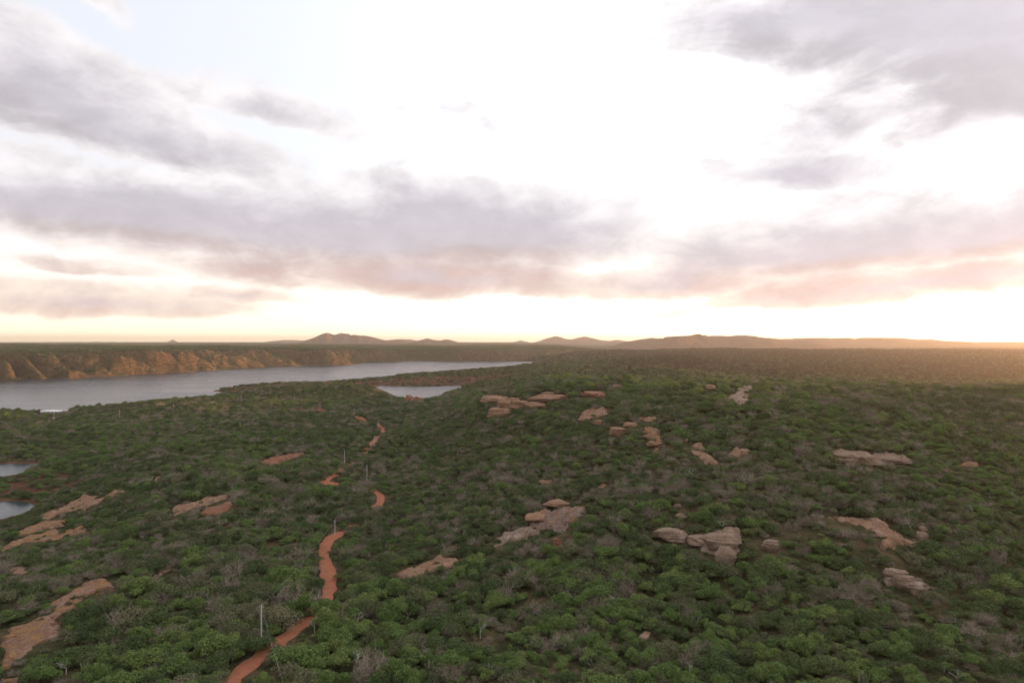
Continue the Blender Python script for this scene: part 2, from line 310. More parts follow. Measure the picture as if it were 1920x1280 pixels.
M['grey'] = mat('grey_sandstone', rock_fn((0.495, 0.354, 0.272), (0.220, 0.153, 0.116), (0.423, 0.256, 0.119), .15, (0.654, 0.514, 0.418)))
M['red'] = mat('red_sandstone', rock_fn((0.433, 0.188, 0.124), (0.208, 0.093, 0.064), (0.433, 0.208, 0.105), .3, (0.529, 0.305, 0.225)))
M['lichen'] = mat('lichened_rock', rock_fn((0.465, 0.321, 0.241), (0.225, 0.144, 0.106), (0.497, 0.241, 0.081), .95, (0.545, 0.418, 0.337)))
def f_water(g, b):
    b.inputs['Base Color'].default_value = c4(.018, .028, .034); b.inputs['IOR'].default_value = 1.33
    geo = g.n('ShaderNodeNewGeometry'); x, y, z = g.sep(geo.outputs['Position']); n1, _ = g.noise(g.xyz(g.m('MULTIPLY', x, .6), y, 0), .22, 5, .6); n2, _ = g.noise(g.xyz(g.m('MULTIPLY', x, .25), y, 4), .012, 3, .5)
    g.put(b.inputs['Roughness'], g.smooth(n2, .4, .65, .22, .28)); bump(g, b, n1, .06, 1.0)
M['water'] = mat('reservoir_water', f_water, .12, .5)
def leaf_fn(stops, tr=.22):
    def fn(g, b):
        oi = g.n('ShaderNodeObjectInfo'); r = oi.outputs['Random']; loc = oi.outputs['Location']
        ln, _ = g.noise(loc, .018, 3, .6)
        tc = g.n('ShaderNodeNewGeometry'); pn, _ = g.noise(tc.outputs['Position'], 1.6, 2, .6)
        f = g.m('MULTIPLY_ADD', g.m('SUBTRACT', ln, .5), .9, g.m('MULTIPLY_ADD', r, .8, .1), clamp=True)
        c = ramp(g, f, *stops); k = g.n('ShaderNodeVectorMath', operation='SCALE'); g.put(k.inputs[0], c); g.put(k.inputs[3], g.smooth(pn, .3, .7, .72, 1.3))
        g.put(b.inputs['Base Color'], k.outputs[0])
        t = g.n('ShaderNodeBsdfTranslucent'); g.put(t.inputs[0], k.outputs[0]); mx = g.n('ShaderNodeMixShader'); mx.inputs[0].default_value = tr
        g.nt.links.new(b.outputs[0], mx.inputs[1]); g.nt.links.new(t.outputs[0], mx.inputs[2]); g.nt.links.new(mx.outputs[0], g.nt.nodes['Material Output'].inputs[0])
    return fn
M['leaf_dark'] = mat('dark_green_leaves', leaf_fn([(0, (0.066, 0.093, 0.035)), (.5, (0.093, 0.126, 0.046)), (1, (0.129, 0.155, 0.061))]), .75, .15)
M['leaf_bright'] = mat('fresh_green_leaves', leaf_fn([(0, (0.102, 0.159, 0.042)), (.5, (0.134, 0.193, 0.052)), (1, (0.180, 0.224, 0.066))]), .7, .2)
M['leaf_olive'] = mat('olive_leaves', leaf_fn([(0, (0.114, 0.123, 0.059)), (.5, (0.151, 0.152, 0.079)), (1, (0.193, 0.181, 0.103))]), .8, .1)
M['leaf_brown'] = mat('dry_brown_leaves', leaf_fn([(0, (0.052, 0.040, 0.024)), (.5, (0.070, 0.049, 0.030)), (1, (0.095, 0.063, 0.038))]), .85, .1)
M['twig'] = mat('grey_brown_twigs', leaf_fn([(0, (.205, .165, .122)), (.5, (.26, .212, .158)), (1, (.33, .272, .205))], .05), .9, .1)
M['pale_twig'] = mat('pale_grey_twigs', leaf_fn([(0, (.30, .27, .23)), (1, (.42, .385, .33))], .05), .9, .1)
M['cactus'] = mat('grey_green_cactus', leaf_fn([(0, (.12, .135, .075)), (1, (.19, .19, .115))], 0.0), .7, .2)
def plain(c, v=.25, sc=4.0):
    def fn(g, b):
        n, _ = g.noise(g.n('ShaderNodeNewGeometry').outputs['Position'], sc, 4, .6)
        g.put(b.inputs['Base Color'], g.mix(n, c4(*[q * (1 - v) for q in c]), c4(*[q * (1 + v) for q in c])))
    return fn
M['bark'] = mat('bark', plain((.12, .095, .07))); M['concrete'] = mat('weathered_concrete', plain((.36, .35, .32), .15)); M['steel'] = mat('galvanised_steel', plain((.35, .35, .35), .1), .5, .5)
M['white'] = mat('white_roof', plain((.74, .72, .69), .08, .6)); M['wall'] = mat('pale_render', plain((.50, .44, .38), .12, .8)); M['dark'] = mat('dark_opening', plain((.05, .045, .04), .2))

def poly_sd(px, py, poly):                              # signed distance, positive inside
    p = np.asarray(poly, float); x, y = np.asarray(px, float), np.asarray(py, float); best = np.full(x.shape, 1e18); ins = np.zeros(x.shape, bool)
    for (ax, ay), (bx, by) in zip(p, np.roll(p, -1, 0)):
        L2 = (bx - ax) ** 2 + (by - ay) ** 2 + 1e-12; t = np.clip(((x - ax) * (bx - ax) + (y - ay) * (by - ay)) / L2, 0, 1)
        best = np.minimum(best, (x - ax - t * (bx - ax)) ** 2 + (y - ay - t * (by - ay)) ** 2)
        c = (ay > y) != (by > y); xi = ax + (y - ay) * (bx - ax) / (by - ay + 1e-12); ins ^= c & (x < xi)
    return np.sqrt(best) * np.where(ins, 1, -1)
# red earth bluffs that carry little scrub: where they show in the photograph, and the depth they lie at
BLUFFS = [([(640,716),(700,711),(760,706),(870,704),(905,709),(885,721),(800,722),(720,724),(650,722)], 1250, 1640), ([(880,705),(1000,696),(1110,690),(1190,688),(1110,700),(1000,706),(890,714)], 1300, 2300), ([(1180,684),(1290,681),(1310,688),(1240,695),(1170,694)], 1400, 2600),
    ([(20,898),(80,880),(150,893),(150,922),(60,930),(0,930),(0,915)], 340, 520), ([(540,764),(600,763),(612,770),(590,775),(545,773)], 640, 900), ([(430,725),(520,719),(600,722),(600,727),(430,735)], 1100, 1400)]
def bluff(x, y, z):
    v = np.zeros(len(x)); px, py = CX + F * x / np.where(y > 1, y, 1e9), CY - F * (z - CAMZ) / np.where(y > 1, y, 1e9)
    for poly, d0, d1 in BLUFFS: k = np.where((y > d0) & (y < d1) & (np.abs(px - CX) < 1100))[0]; v[k] = np.maximum(v[k], sstep(poly_sd(px[k], py[k], poly), -2.5, 3.0))
    return v
# ------------------------------------------------------------------ setting: ground sheet, water, far hills
V = np.c_[XX.ravel(), YY.ravel(), ZZ.ravel()]; FA = grid_faces(len(LR), len(TH))[:, ::-1]
V = np.r_[V, [[0, 0, ZZ[0].mean()]]]; nc = len(TH); apex = len(V) - 1
cap = np.array([[apex, j, j + 1, apex] for j in range(0)], np.int32).reshape(0, 4)
gm = mesh_np('ground', V, FA, [M['ground']], True); gm.attributes.new('bluff', 'FLOAT', 'POINT').data.foreach_set('value', np.r_[bluff(XX.ravel(), YY.ravel(), ZZ.ravel()), 0].astype(np.float32))
link('ground', gm, label='scrub-covered hills, slopes and plateau of reddish earth', kind='structure')
def grid_sheet(name, x0, x1, y0, y1, n, z, m):
    X, Y = np.meshgrid(np.linspace(x0, x1, n), np.linspace(y0, y1, n)); return mesh_np(name, np.c_[X.ravel(), Y.ravel(), np.full(n * n, z)], grid_faces(n, n), [m])
link('water', grid_sheet('water', -5000, 2600, 200, 4300, 12, 0.0, M['water']), label='calm lilac-grey reservoir water winding between the banks', kind='structure')
def hill(name, label, prof, d, half, seed, base=None):
    px = np.array([p[0] for p in prof], float); py = np.array([p[1] for p in prof], float)
    n, m_ = max(40, int((px[-1] - px[0]) / 2.2)), 44; u = np.linspace(px[0], px[-1], n); hy = np.interp(u, px, py)
    for _ in range(1): hy = np.convolve(np.r_[hy[0], hy, hy[-1]], [.2, .6, .2], 'valid')
    v = np.linspace(-1, 1, m_); U, Vv = np.meshgrid(u, v)
    x0 = (u - CX) / F * d; crest = CAMZ + d * (CY - hy) / F; zb = 40.0
    X = np.tile(x0, (m_, 1)) ; wob = fbm(x0, x0 * 0, d * .05, 3, seed) * half * .5
    Y = d + wob[None, :] * (1 - np.abs(Vv)) + Vv * half
    X = X * (Y / d) * 1.0
    rid = fbm(X, Y * .35, d * .022, 4, seed + 3)
    prof_ = (1 - np.abs(Vv)) ** 1.25
    Z = zb - 20 + (crest[None, :] - zb + 20) * np.clip(prof_ * (1 + rid * 1.1 * np.abs(Vv) ** .6 * (1 - np.abs(Vv)) * 2.2), 0, 1.0)
    o = link(name, mesh_np(name, np.c_[X.ravel(), Y.ravel(), Z.ravel()], grid_faces(m_, n), [M['hill']], True), label=label, kind='structure')
    return o
hill('hill', 'dark twin-peaked hill on the horizon beyond the reservoir', [(540,643),(565,640),(585,634),(598,628),(606,623.5),(612,622),(619,624.5),(628,627),(636,624.5),(643,623),(652,624),(668,626),(690,628),(704,632),(722,637),(738,637.5),(748,636.5),(760,640),(775,643)], 9000, 900, 101)
hill('hill', 'low double hump just right of the twin-peaked hill', [(765,643),(780,639),(792,635.5),(801,633.5),(812,635.5),(826,637),(838,636),(846,637.5),(858,641),(868,643)], 8200, 500, 111)
hill('hill', 'pair of pale pointed peaks near the middle of the horizon', [(990,643),(1008,640),(1026,634),(1043,629.5),(1056,633.5),(1070,635.5),(1084,631.5),(1096,628.5),(1112,633),(1130,637.5),(1145,638.5),(1155,636),(1168,637.5),(1185,642)], 12500, 900, 121)
hill('hill', 'tiny pale knoll left of the two pointed peaks', [(955,643),(968,639.5),(977,637.5),(986,639.5),(998,643)], 13500, 500, 131)
hill('hill', 'faint flat-topped hill left of the twin-peaked hill', [(490,643),(505,639),(530,637),(562,636.5),(580,638),(600,643)], 14500, 800, 141)
hill('hill', 'faint pale ridge between the twin-peaked hill and the double hump', [(700,643),(722,637.5),(745,635.5),(770,636),(790,640),(800,643)], 14800, 700, 151)
hill('hill', 'broad orange-hazed mesa with a raised summit right of centre', [(1130,655),(1165,642),(1200,636.5),(1224,633),(1262,631.5),(1292,630.5),(1303,627.5),(1318,626),(1345,628),(1366,629.5),(1386,627.5),(1410,629.5),(1436,633),(1470,636),(1520,641),(1560,648)], 6800, 2000, 161)
hill('hill', 'long level orange ridge towards the right edge of the horizon', [(1380,648),(1440,637),(1490,633.5),(1560,634),(1640,632.5),(1690,633.5),(1722,636.5),(1750,636),(1768,639),(1830,641),(1930,641.5),(2100,642),(2200,650)], 8600, 2200, 171)
hill('hill', 'low dark rise in front of the long level ridge at right', [(1560,660),(1640,653),(1700,651.5),(1760,652.5),(1830,650),(1900,652),(2000,651),(2120,660)], 5200, 600, 181)
hill('hill', 'tiny pointed hill on the left horizon', [(306,643),(316,640),(324,636.5),(330,638.5),(340,643)], 15500, 400, 191)
hill('hill', 'tiny flat hills at the far left horizon', [(105,643.5),(118,641),(150,640.5),(160,642),(176,640.2),(215,640.6),(228,643.5)], 15800, 400, 201)

# ------------------------------------------------------------------ dirt road
RP = [(395,1310),(432,1280),(470,1245),(500,1222),(535,1195),(572,1165),(600,1138),(614,1112),(618,1085),(610,1055),(608,1035),(614,1016),(640,999),(675,975),(703,952),(714,936),(704,922),(680,913),(640,908),(610,905),(618,896),(632,888),(655,872),(680,852),(696,832),(708,818),(720,805),(700,793),(680,785),(664,778),(640,772),(604,768),(560,768),(520,766)]
rp = np.array([ground_at(*p)[:2] for p in RP])
def catmull(p, k=14):
    q = np.r_[[2 * p[0] - p[1]], p, [2 * p[-1] - p[-2]]]; t = np.linspace(0, 1, k, endpoint=False)[:, None]; out = []
    for i in range(1, len(q) - 2):
        a, b, c, d = q[i - 1:i + 3]; out.append(.5 * (2 * b + (c - a) * t + (2 * a - 5 * b + 4 * c - d) * t ** 2 + (3 * b - a - 3 * c + d) * t ** 3))
    return np.vstack(out + [p[-1:]])
rc_ = catmull(rp); tg = np.gradient(rc_, axis=0); tg /= np.linalg.norm(tg, axis=1)[:, None] + 1e-9; nr = np.c_[-tg[:, 1], tg[:, 0]]
ofs = np.linspace(-1, 1, 9); wd = 1.95 + .9 * fbm(np.arange(len(rc_)) * 1.0, np.zeros(len(rc_)), 9, 2, 5) + .35 * sstep(rc_[:, 1], 250, 700)
RV = (rc_[:, None, :] + nr[:, None, :] * ofs[None, :, None] * wd[:, None, None]).reshape(-1, 2)
RV += (fbm(RV[:, 0], RV[:, 1], 3, 2, 77) * .8)[:, None] * np.repeat(nr, 9, 0) * np.tile(np.abs(ofs) > .9, len(rc_))[:, None]
rz = height(RV[:, 0], RV[:, 1]) + np.tile(.22 - .12 * np.abs(ofs) ** 2 - .06 * (np.abs(np.abs(ofs) - .45) < .2), len(rc_))
link('dirt_road', mesh_np('dirt_road', np.c_[RV, rz], grid_faces(len(rc_), 9), [M['road']], True), label='red earth track winding through the scrub', kind='structure')
# what the photograph leaves clear of scrub (pixel outlines), used only to thin the planting
CLEAR = [[(425,1280),(455,1248),(495,1218),(500,1228),(470,1262),(462,1280)], [(520,1198),(545,1180),(572,1158),(574,1168),(548,1198),(530,1207)], [(603,1120),(606,1080),(602,1045),(604,1020),(640,996),(645,1003),(618,1022),(618,1050),(630,1080),(630,1118)],
    [(700,922),(728,928),(726,940),(712,948),(702,935)], [(604,908),(616,896),(628,890),(632,902),(640,909)], [(664,780),(680,783),(694,796),(684,796)], [(713,800),(722,804),(720,812),(713,808)], [(596,764),(612,768),(608,774),(594,770)], [(692,826),(701,824),(701,832),(693,832)],
    [(0,938),(70,938),(60,950),(30,966),(0,973)], [(0,870),(50,869),(46,880),(20,893),(0,894)], [(706,727),(858,722),(830,735),(795,745),(745,743),(722,738)], [(0,765),(0,715),(420,690),(410,736),(300,746),(200,748),(120,760),(60,768)], [(78,764),(128,764),(128,774),(78,774)]]

# ------------------------------------------------------------------ rock outcrops
RCLEAR = []                                             # rock outlines: shrubs may lap over their edges
seed_c = [0]
def slab(poly, m, parent, rise=1.2, name='slab'):
    rise *= .62                                         # low ledge of rock whose outline lies on the ground
    seed_c[0] += 13; sd_ = seed_c[0]
    gp = np.array([ground_at(*q)[:2] for q in poly]); lo, hi = gp.min(0), gp.max(0); L = max(hi - lo); pad = .08 * L
    n = int(np.clip(L / .40, 34, 130)); nx = max(10, int(n * (hi[0] - lo[0] + 2 * pad) / (L + 2 * pad))); ny = max(10, int(n * (hi[1] - lo[1] + 2 * pad) / (L + 2 * pad)))
    X, Y = np.meshgrid(np.linspace(lo[0] - pad, hi[0] + pad, nx), np.linspace(lo[1] - pad, hi[1] + pad, ny))
    x, y = X.ravel(), Y.ravel(); s = poly_sd(x, y, gp) + fbm(x, y, 5, 3, sd_) * min(4.5, .13 * L) + fbm(x, y, 1.8, 2, sd_ + 2) * min(1.2, .05 * L)
    gap_ = np.abs(fbm(x, y, 4.5, 3, sd_ + 21)); s = s - np.where(gap_ < .035, 1.5, 0) * (s < .16 * L)
    e = np.clip(s / min(1.6, .08 * L), 0, 1); h = rise * (1 - (1 - e) ** 2.2) * (.85 + 1.6 * fbm(x, y, 7, 3, sd_ + 4)) + rise * 1.3 * fbm(x, y, 2.4, 4, sd_ + 7, .6) * e - rise * .7 * e * (1 - sstep(gap_, 0, .07)); h = np.maximum(h, 0)
    st = .42 * rise; q = h / st; h = (np.floor(q) + sstep(q - np.floor(q), .55, 1.0)) * st * .75 + h * .25
    z = height(x, y) + np.where(s > 0, h + .10, -.8)
    fa = grid_faces(ny, nx); keep = (s[fa] > 0).any(1); fa = fa[keep]; us, inv = np.unique(fa, return_inverse=True)
    c = np.array([x[us].mean(), y[us].mean(), z[us].mean()])
    base = parent.location if parent else Vector((0, 0, 0))
    return link(name, mesh_np(name, np.c_[x, y, z][us] - np.array(base), inv.reshape(-1, 4), [m], False), parent)
def boulder(px, py, w, h, m, parent, name='boulder', depth=.8, lay=3, square=.5, lean=0.0, sink=.18):
    """rounded, bedded block: bottom centre at the pixel, w and h its size in photo pixels"""
    seed_c[0] += 7; sd_ = seed_c[0]; gx, gy, gz = ground_at(px, py); sc_ = gy / F; a, b, c = w * sc_ / 2, w * sc_ / 2 * depth, h * sc_ * .92
    nu, nv = 40, 26; U, Vv = np.meshgrid(np.linspace(0, 2 * math.pi, nu, endpoint=False), np.linspace(0, math.pi, nv)); e = 1 - .55 * square
    pw = lambda t: np.sign(t) * np.abs(t) ** e
    dx, dy, dz = np.sin(Vv) * np.cos(U), np.sin(Vv) * np.sin(U), np.cos(Vv); rg = np.random.default_rng(sd_); rad = np.full(dx.shape, 1.5)
    pl = rg.normal(size=(15, 3)); pl[:, 2] *= .8; pl = np.r_[pl, [[0, 0, 1], [0, 0, -1], [.1, .05, .99]]]; pl /= np.linalg.norm(pl, axis=1)[:, None]
    for i, n_ in enumerate(pl): rad = np.minimum(rad, (rg.uniform(.72, .98) + .10 * (1 - square)) / np.maximum(dx * n_[0] + dy * n_[1] + dz * n_[2], 1e-3))
    rad = np.minimum(rad, 1.25); x, y, z = dx * rad, dy * rad, dz * rad
    k = np.array([mn.fractal(Vector((p, q, r)) * 1.7 + Vector((sd_, 0, 0)), .7, 2.1, 5) for p, q, r in zip(x.ravel(), y.ravel(), z.ravel())]).reshape(x.shape)
    bed = np.array([mn.cell(Vector((0, sd_, (r + .15 * p) * lay * 1.2))) for p, r in zip(x.ravel(), z.ravel())]).reshape(x.shape) - .5
    k = np.clip(k, -.9, .9); s = 1.02 + .14 * k + .09 * bed; cr_ = .5
    x, y = x * s * a + lean * (z + 1) * a, y * s * b; z = (z * (1 + .14 * k + .05 * (cr_ - .5)) + 1) / 2 * c * (1 + sink) - sink * c
    base = np.array(parent.location); V_ = np.c_[x.ravel() + gx, y.ravel() + gy + b * .5, z.ravel() + gz] - base
    f = [(i * nu + j, i * nu + (j + 1) % nu, (i + 1) * nu + (j + 1) % nu, (i + 1) * nu + j) for i in range(nv - 1) for j in range(nu)]
    return link(name, mesh_np(name, V_, f, [m], False), parent)
def outcrop(label, slabs=(), boulders=(), m='pink', name='rock_outcrop', rise=1.2, clear=True):
    q = slabs[0][0] if slabs else boulders[0][:2]; gx, gy, gz = ground_at(*q)
    o = link(name, None, None, (gx, gy, gz), label, 'rock', 'rock outcrops in the scrub'); o.empty_display_size = .5
    bpy.context.view_layer.update()
    for s in slabs: slab(s, M[m], o, rise); RCLEAR.append(s) if clear else None
    for b in boulders:
        kw = b[4] if len(b) > 4 else {}; mm = kw.get('m', m); kw = {k: v for k, v in kw.items() if k != 'm'}
        boulder(*b[:4], M[mm], o, **kw); x, y, w, h = b[:4]; RCLEAR.append([(x - w * .42, y - 1), (x + w * .42, y - 1), (x + w * .4, y - h), (x - w * .4, y - h)])
    return o
outcrop('large ochre rock slab at the left edge, nearest of all slabs', [[(0,1180),(40,1170),(95,1150),(112,1128),(135,1110),(155,1094),(205,1081),(226,1087),(205,1104),(180,1108),(150,1122),(128,1140),(118,1165),(110,1186),(70,1212),(35,1232),(0,1228)], [(0,1240),(30,1236),(22,1252),(0,1258)]], m='ochre', rise=.8)
outcrop('small pale slab in the bottom left corner', [[(0,1270),(42,1268),(32,1279),(0,1280)]], m='ochre', rise=.5)
outcrop('long pale pink slab rising right of the near pond', [[(72,972),(95,955),(125,947),(150,936),(160,931),(198,926),(186,944),(165,952),(140,957),(120,962),(85,975)], [(200,929),(215,922),(242,919),(238,925),(215,930)]], m='pink', rise=1.2)
outcrop('wide ochre ledges at the left edge below the near pond', [[(0,1032),(15,1017),(55,1006),(95,996),(122,992),(160,987),(163,997),(130,1004),(80,1018),(45,1017),(5,1034)], [(25,1003),(50,990),(90,977),(122,972),(120,986),(80,993),(50,1002)]], m='ochre', rise=1.1)
outcrop('small pink slab at left between the two larger ledges', [[(15,1070),(35,1062),(58,1067),(42,1077),(22,1076)]], m='pink', rise=.7)
outcrop('stepped pale slab left of the track, upper of a pair', [[(315,955),(345,945),(375,939),(400,930),(430,925),(428,934),(400,943),(360,954),(330,966)]], m='pink', rise=1.3)
outcrop('orange slab just below the stepped pale slab', [[(375,961),(400,951),(443,944),(432,956),(402,966),(380,967)]], m='red', rise=1.1)
outcrop('reddish slab alone in the scrub below the far track', [[(483,868),(510,857),(545,853),(574,851),(552,860),(525,867),(505,873)]], m='red', rise=1.6)
outcrop('tiny pale slab left of the stepped pale slab', [[(285,904),(293,896),(306,893),(303,899),(292,905)]], m='pink', rise=1.0)
outcrop('narrow pink slab half hidden left of the track bend', [[(290,1079),(305,1067),(327,1057),(320,1070),(302,1081)]], m='pink', rise=.8)
outcrop('small pink slab left of the track above the short pole', [[(572,958),(582,953),(592,955),(586,961),(574,962)]], m='pink', rise=.9)
outcrop('isolated furrowed pink slab right of the track', [[(742,1074),(765,1063),(800,1052),(835,1046),(860,1049),(846,1062),(815,1071),(800,1070),(780,1082),(750,1084)]], m='pink', rise=1.0)
outcrop('mossy grey hump leading up to the orange-crusted rock', [[(920,1023),(945,1003),(975,994),(1002,992),(1010,1002),(985,1011),(950,1016),(932,1027)]], m='grey', rise=1.6)
outcrop('orange-crusted rock mass in the middle of the slope', [[(985,979),(1000,967),(1030,956),(1060,949),(1085,950),(1106,959),(1085,967),(1066,982),(1055,1000),(1030,992),(1005,987)]], [(1008,982,44,20,{'m':'pink'}), (1047,951,46,13,{'m':'pink'}), (1046,1026,18,18,{'m':'red'})], m='lichen', rise=2.0)
outcrop('big craggy cluster of pink boulders below the bay', [], [(927,757,48,18,{'square':.6}), (950,768,34,20), (975,766,42,18,{'lay':5}), (938,782,48,18,{'square':.3}), (924,776,18,12), (1000,766,34,14), (1030,752,84,14,{'lay':6,'square':.8,'depth':.5}), (1028,742,26,8,{'square':.8}), (1012,764,26,9), (960,756,30,12)], m='pink')
outcrop('low reddish ledge right of the big boulder cluster', [], [(1112,746,44,14,{'lay':6,'square':.7}), (1098,744,20,9), (1127,746,18,10)], m='red')
outcrop('pale square block on the crest above the reddish ledge', [], [(1156,728,18,8,{'square':.8}), (1164,728,10,5)], m='grey')
outcrop('flat layered ledges beside a bare tree', [[(1083,791),(1091,777),(1110,769),(1146,767),(1138,776),(1118,783),(1104,786)]], [(1096,790,22,9,{'square':.7}), (1122,795,20,8,{'square':.7})], m='pink', rise=2.0)
outcrop('rounded pink boulder left of the pale bush', [], [(1158,817,32,17,{'square':.2}), (1182,800,26,9,{'square':.6})], m='pink')
outcrop('tan stepped ledges right of the pale bush', [[(1203,808),(1220,803),(1238,810),(1240,838),(1228,845),(1212,838),(1226,828),(1222,815)]], [(1226,838,26,12,{'square':.8,'lay':6}), (1218,822,22,8,{'square':.8})], m='ochre', rise=2.0)
outcrop('thin pinkish ledge above the tan stepped ledges', [[(1197,787),(1212,782),(1230,785),(1226,793),(1208,791)]], m='pink', rise=1.6)
outcrop('diagonal streak of pale broken rock left of a darker ledge', [[(1288,842),(1308,845),(1330,855),(1347,870),(1328,869),(1306,855)], [(1294,836),(1306,831),(1318,834),(1326,843),(1312,842)]], [(1286,829,9,8,{'square':.3}), (1314,834,9,6)], m='pink', rise=1.3)
outcrop('brownish ledge right of the diagonal rock streak', [[(1366,852),(1382,842),(1412,844),(1418,850),(1392,851),(1376,858)]], m='pink', rise=1.6)
outcrop('long pale grey slab with an ochre end at right', [[(1566,852),(1580,844),(1620,848),(1680,852),(1714,865),(1704,870),(1660,867),(1640,875),(1600,869),(1575,862)]], [(1592,868,58,20,{'square':.8,'lay':5,'depth':.5}), (1632,872,56,19,{'square':.7,'lay':5,'depth':.5}), (1672,869,50,14,{'square':.7,'m':'lichen','depth':.5}), (1698,870,28,9,{'m':'lichen'})], m='grey', rise=1.6)
outcrop('yellowish low slab at the right beyond the long grey slab', [[(1796,872),(1815,866),(1836,868),(1834,874),(1812,877)]], m='ochre', rise=1.0)
outcrop('rocky path-like ledge climbing to the crest', [[(1361,746),(1385,735),(1399,726),(1411,723),(1402,740),(1401,752),(1386,759),(1378,750)]], [(1398,730,14,6,{'square':.7}), (1390,756,18,7,{'square':.7})], m='grey', rise=1.8)
outcrop('pinkish block on the crest left of the climbing ledge', [], [(1334,732,20,12,{'square':.7,'lean':.1}), (1326,731,10,5)], m='pink')
outcrop('small pair of blocks on the crest right of the climbing ledge', [], [(1427,723,12,6,{'square':.6}), (1453,723,8,4)], m='grey')
outcrop('upright block-shaped rock pillar near the right crest', [], [(1481,752,12,14,{'square':.9,'sink':.1}), (1480,741,14,4,{'square':.9}), (1464,753,16,4)], m='grey', name='rock_pillar')
outcrop('large pale grey rock mass split by a shrub in the right foreground', [[(1292,1019),(1310,1008),(1350,998),(1385,997),(1400,1005),(1378,1016),(1384,1055),(1366,1064),(1345,1052),(1335,1041),(1310,1029)]], [(1260,1017,60,25,{'square':.7,'lay':5}), (1446,1032,32,22,{'square':.3}), (1318,1024,52,18,{'square':.3}), (1352,1030,66,30,{'square':.3,'lay':5}), (1366,1058,40,34,{'square':.3,'lay':5})], m='grey', rise=2.0)
outcrop('small white-topped block above the large grey mass', [], [(1271,952,14,8,{'square':.7}), (1276,974,20,14,{'square':.6}), (1318,950,10,6)], m='grey')
outcrop('long broken ledge running down to the rock spire', [[(1530,967),(1570,966),(1610,970),(1650,976),(1667,989),(1692,1009),(1727,1017),(1716,1026),(1690,1026),(1664,1006),(1640,996),(1600,985),(1560,976)], [(1650,1026),(1662,1018),(1682,1020),(1676,1030),(1658,1032)]], m='pink', rise=1.3)
outcrop('narrow standing rock spire with a knob on top', [], [(1731,1014,20,18,{'square':.5,'sink':.25}), (1731,1002,14,18,{'square':.5,'sink':.3}), (1730,990,12,11,{'square':.3,'sink':.2})], m='grey', name='rock_spire')
outcrop('smooth layered grey boulders low at the right', [], [(1684,1092,44,25,{'square':.2,'lay':6,'lean':.1}), (1702,1106,44,26,{'square':.3,'lay':6}), (1722,1113,44,26,{'square':.4,'lay':7}), (1673,1098,26,14,{'square':.1}), (1726,1094,18,10), (1645,1104,12,10)], m='grey')
outcrop('small pinkish stones near the bottom centre', [[(1197,1196),(1206,1184),(1222,1188),(1214,1199)]], [(1214,1172,12,8)], m='pink', rise=.7)
outcrop('little orange rock stack at the bay edge', [], [(766,752,14,13,{'square':.7}), (779,753,14,11), (789,752,10,8)], m='red')
outcrop('faint pink ledge on the middle slope', [[(1008,908),(1020,901),(1034,902),(1028,909)]], m='pink', rise=1.2)
outcrop('small pink ledge right of the faint one on the middle slope', [[(1118,914),(1128,907),(1140,910),(1132,916)]], m='pink', rise=1.2)

# ------------------------------------------------------------------ poles, wires, house
def prism(pts, rad, n=6):                               # tube through points with radii
    V_, f = [], []
    for i, (p, r) in enumerate(zip(pts, rad)):
        d = (Vector(pts[min(i + 1, len(pts) - 1)]) - Vector(pts[max(i - 1, 0)])).normalized(); a = d.orthogonal().normalized(); b = d.cross(a)
        for k in range(n): t = 2 * math.pi * k / n; V_.append(tuple(Vector(p) + (a * math.cos(t) + b * math.sin(t)) * r))
    for i in range(len(pts) - 1):
        for k in range(n): f.append((i * n + k, i * n + (k + 1) % n, (i + 1) * n + (k + 1) % n, (i + 1) * n + k))
    e = (len(pts) - 1) * n
    for k in range(1, n - 1, 2): f.append((e, e + k, e + k + 1, e + min(k + 2, n - 1)))
    return V_, f
def join(parts):
    V_, f = [], []
    for v, q in parts: o = len(V_); V_ += v; f += [tuple(i + o for i in t) for t in q]
    return V_, f
def box(c, s):
    V_ = [(c[0] + s[0] / 2 * a, c[1] + s[1] / 2 * b, c[2] + s[2] / 2 * d) for a in (-1, 1) for b in (-1, 1) for d in (-1, 1)]
    return V_, [(0,1,3,2),(4,6,7,5),(0,4,5,1),(2,3,7,6),(0,2,6,4),(1,5,7,3)]
POLES = [((490,1215),9.2,'tall pale utility pole beside the red track, nearest to the viewer'), ((628,1004),5.6,'short pale pole at the track bend, second nearest'), ((688,908),9.4,'pale utility pole above the wide red clearing of the track'), ((646,874),8.6,'pale pole left of the track above its sharp hairpin'),
    ((702,843),8.8,'pale pole beside a red scrap of track, middle distance'), ((710,808),8.0,'thin pale pole above the upper track bend'), ((664,780),8.2,'thin brownish pole left of the upper diagonal stretch of track'), ((600,768),9.0,'pale pole at the end of the far red track'),
    ((552,751),8.4,'thin pole on the far scrub left of the track end'), ((452,752),8.8,'lone pole in the far scrub near the water tip'), ((325,771),8.0,'faint lone pole in the scrub below the water edge'), ((224,784),9.0,'pale lone pole left of centre in the far left scrub'), ((101,791),9.6,'pole with a white box below the white-roofed house'), ((92,798),8.0,'pole just left of and below the one with a white box'), ((76,779),7.0,'faint pole left of the white-roofed house')]
tops = []
for (p, hgt, lab) in POLES: q = hgt * F / ground_at(*p)[1] * .92; CLEAR.append([(p[0] - 4, p[1] - q), (p[0] + 4, p[1] - q), (p[0] + 4, p[1] - q * .25), (p[0] - 4, p[1] - q * .25)])
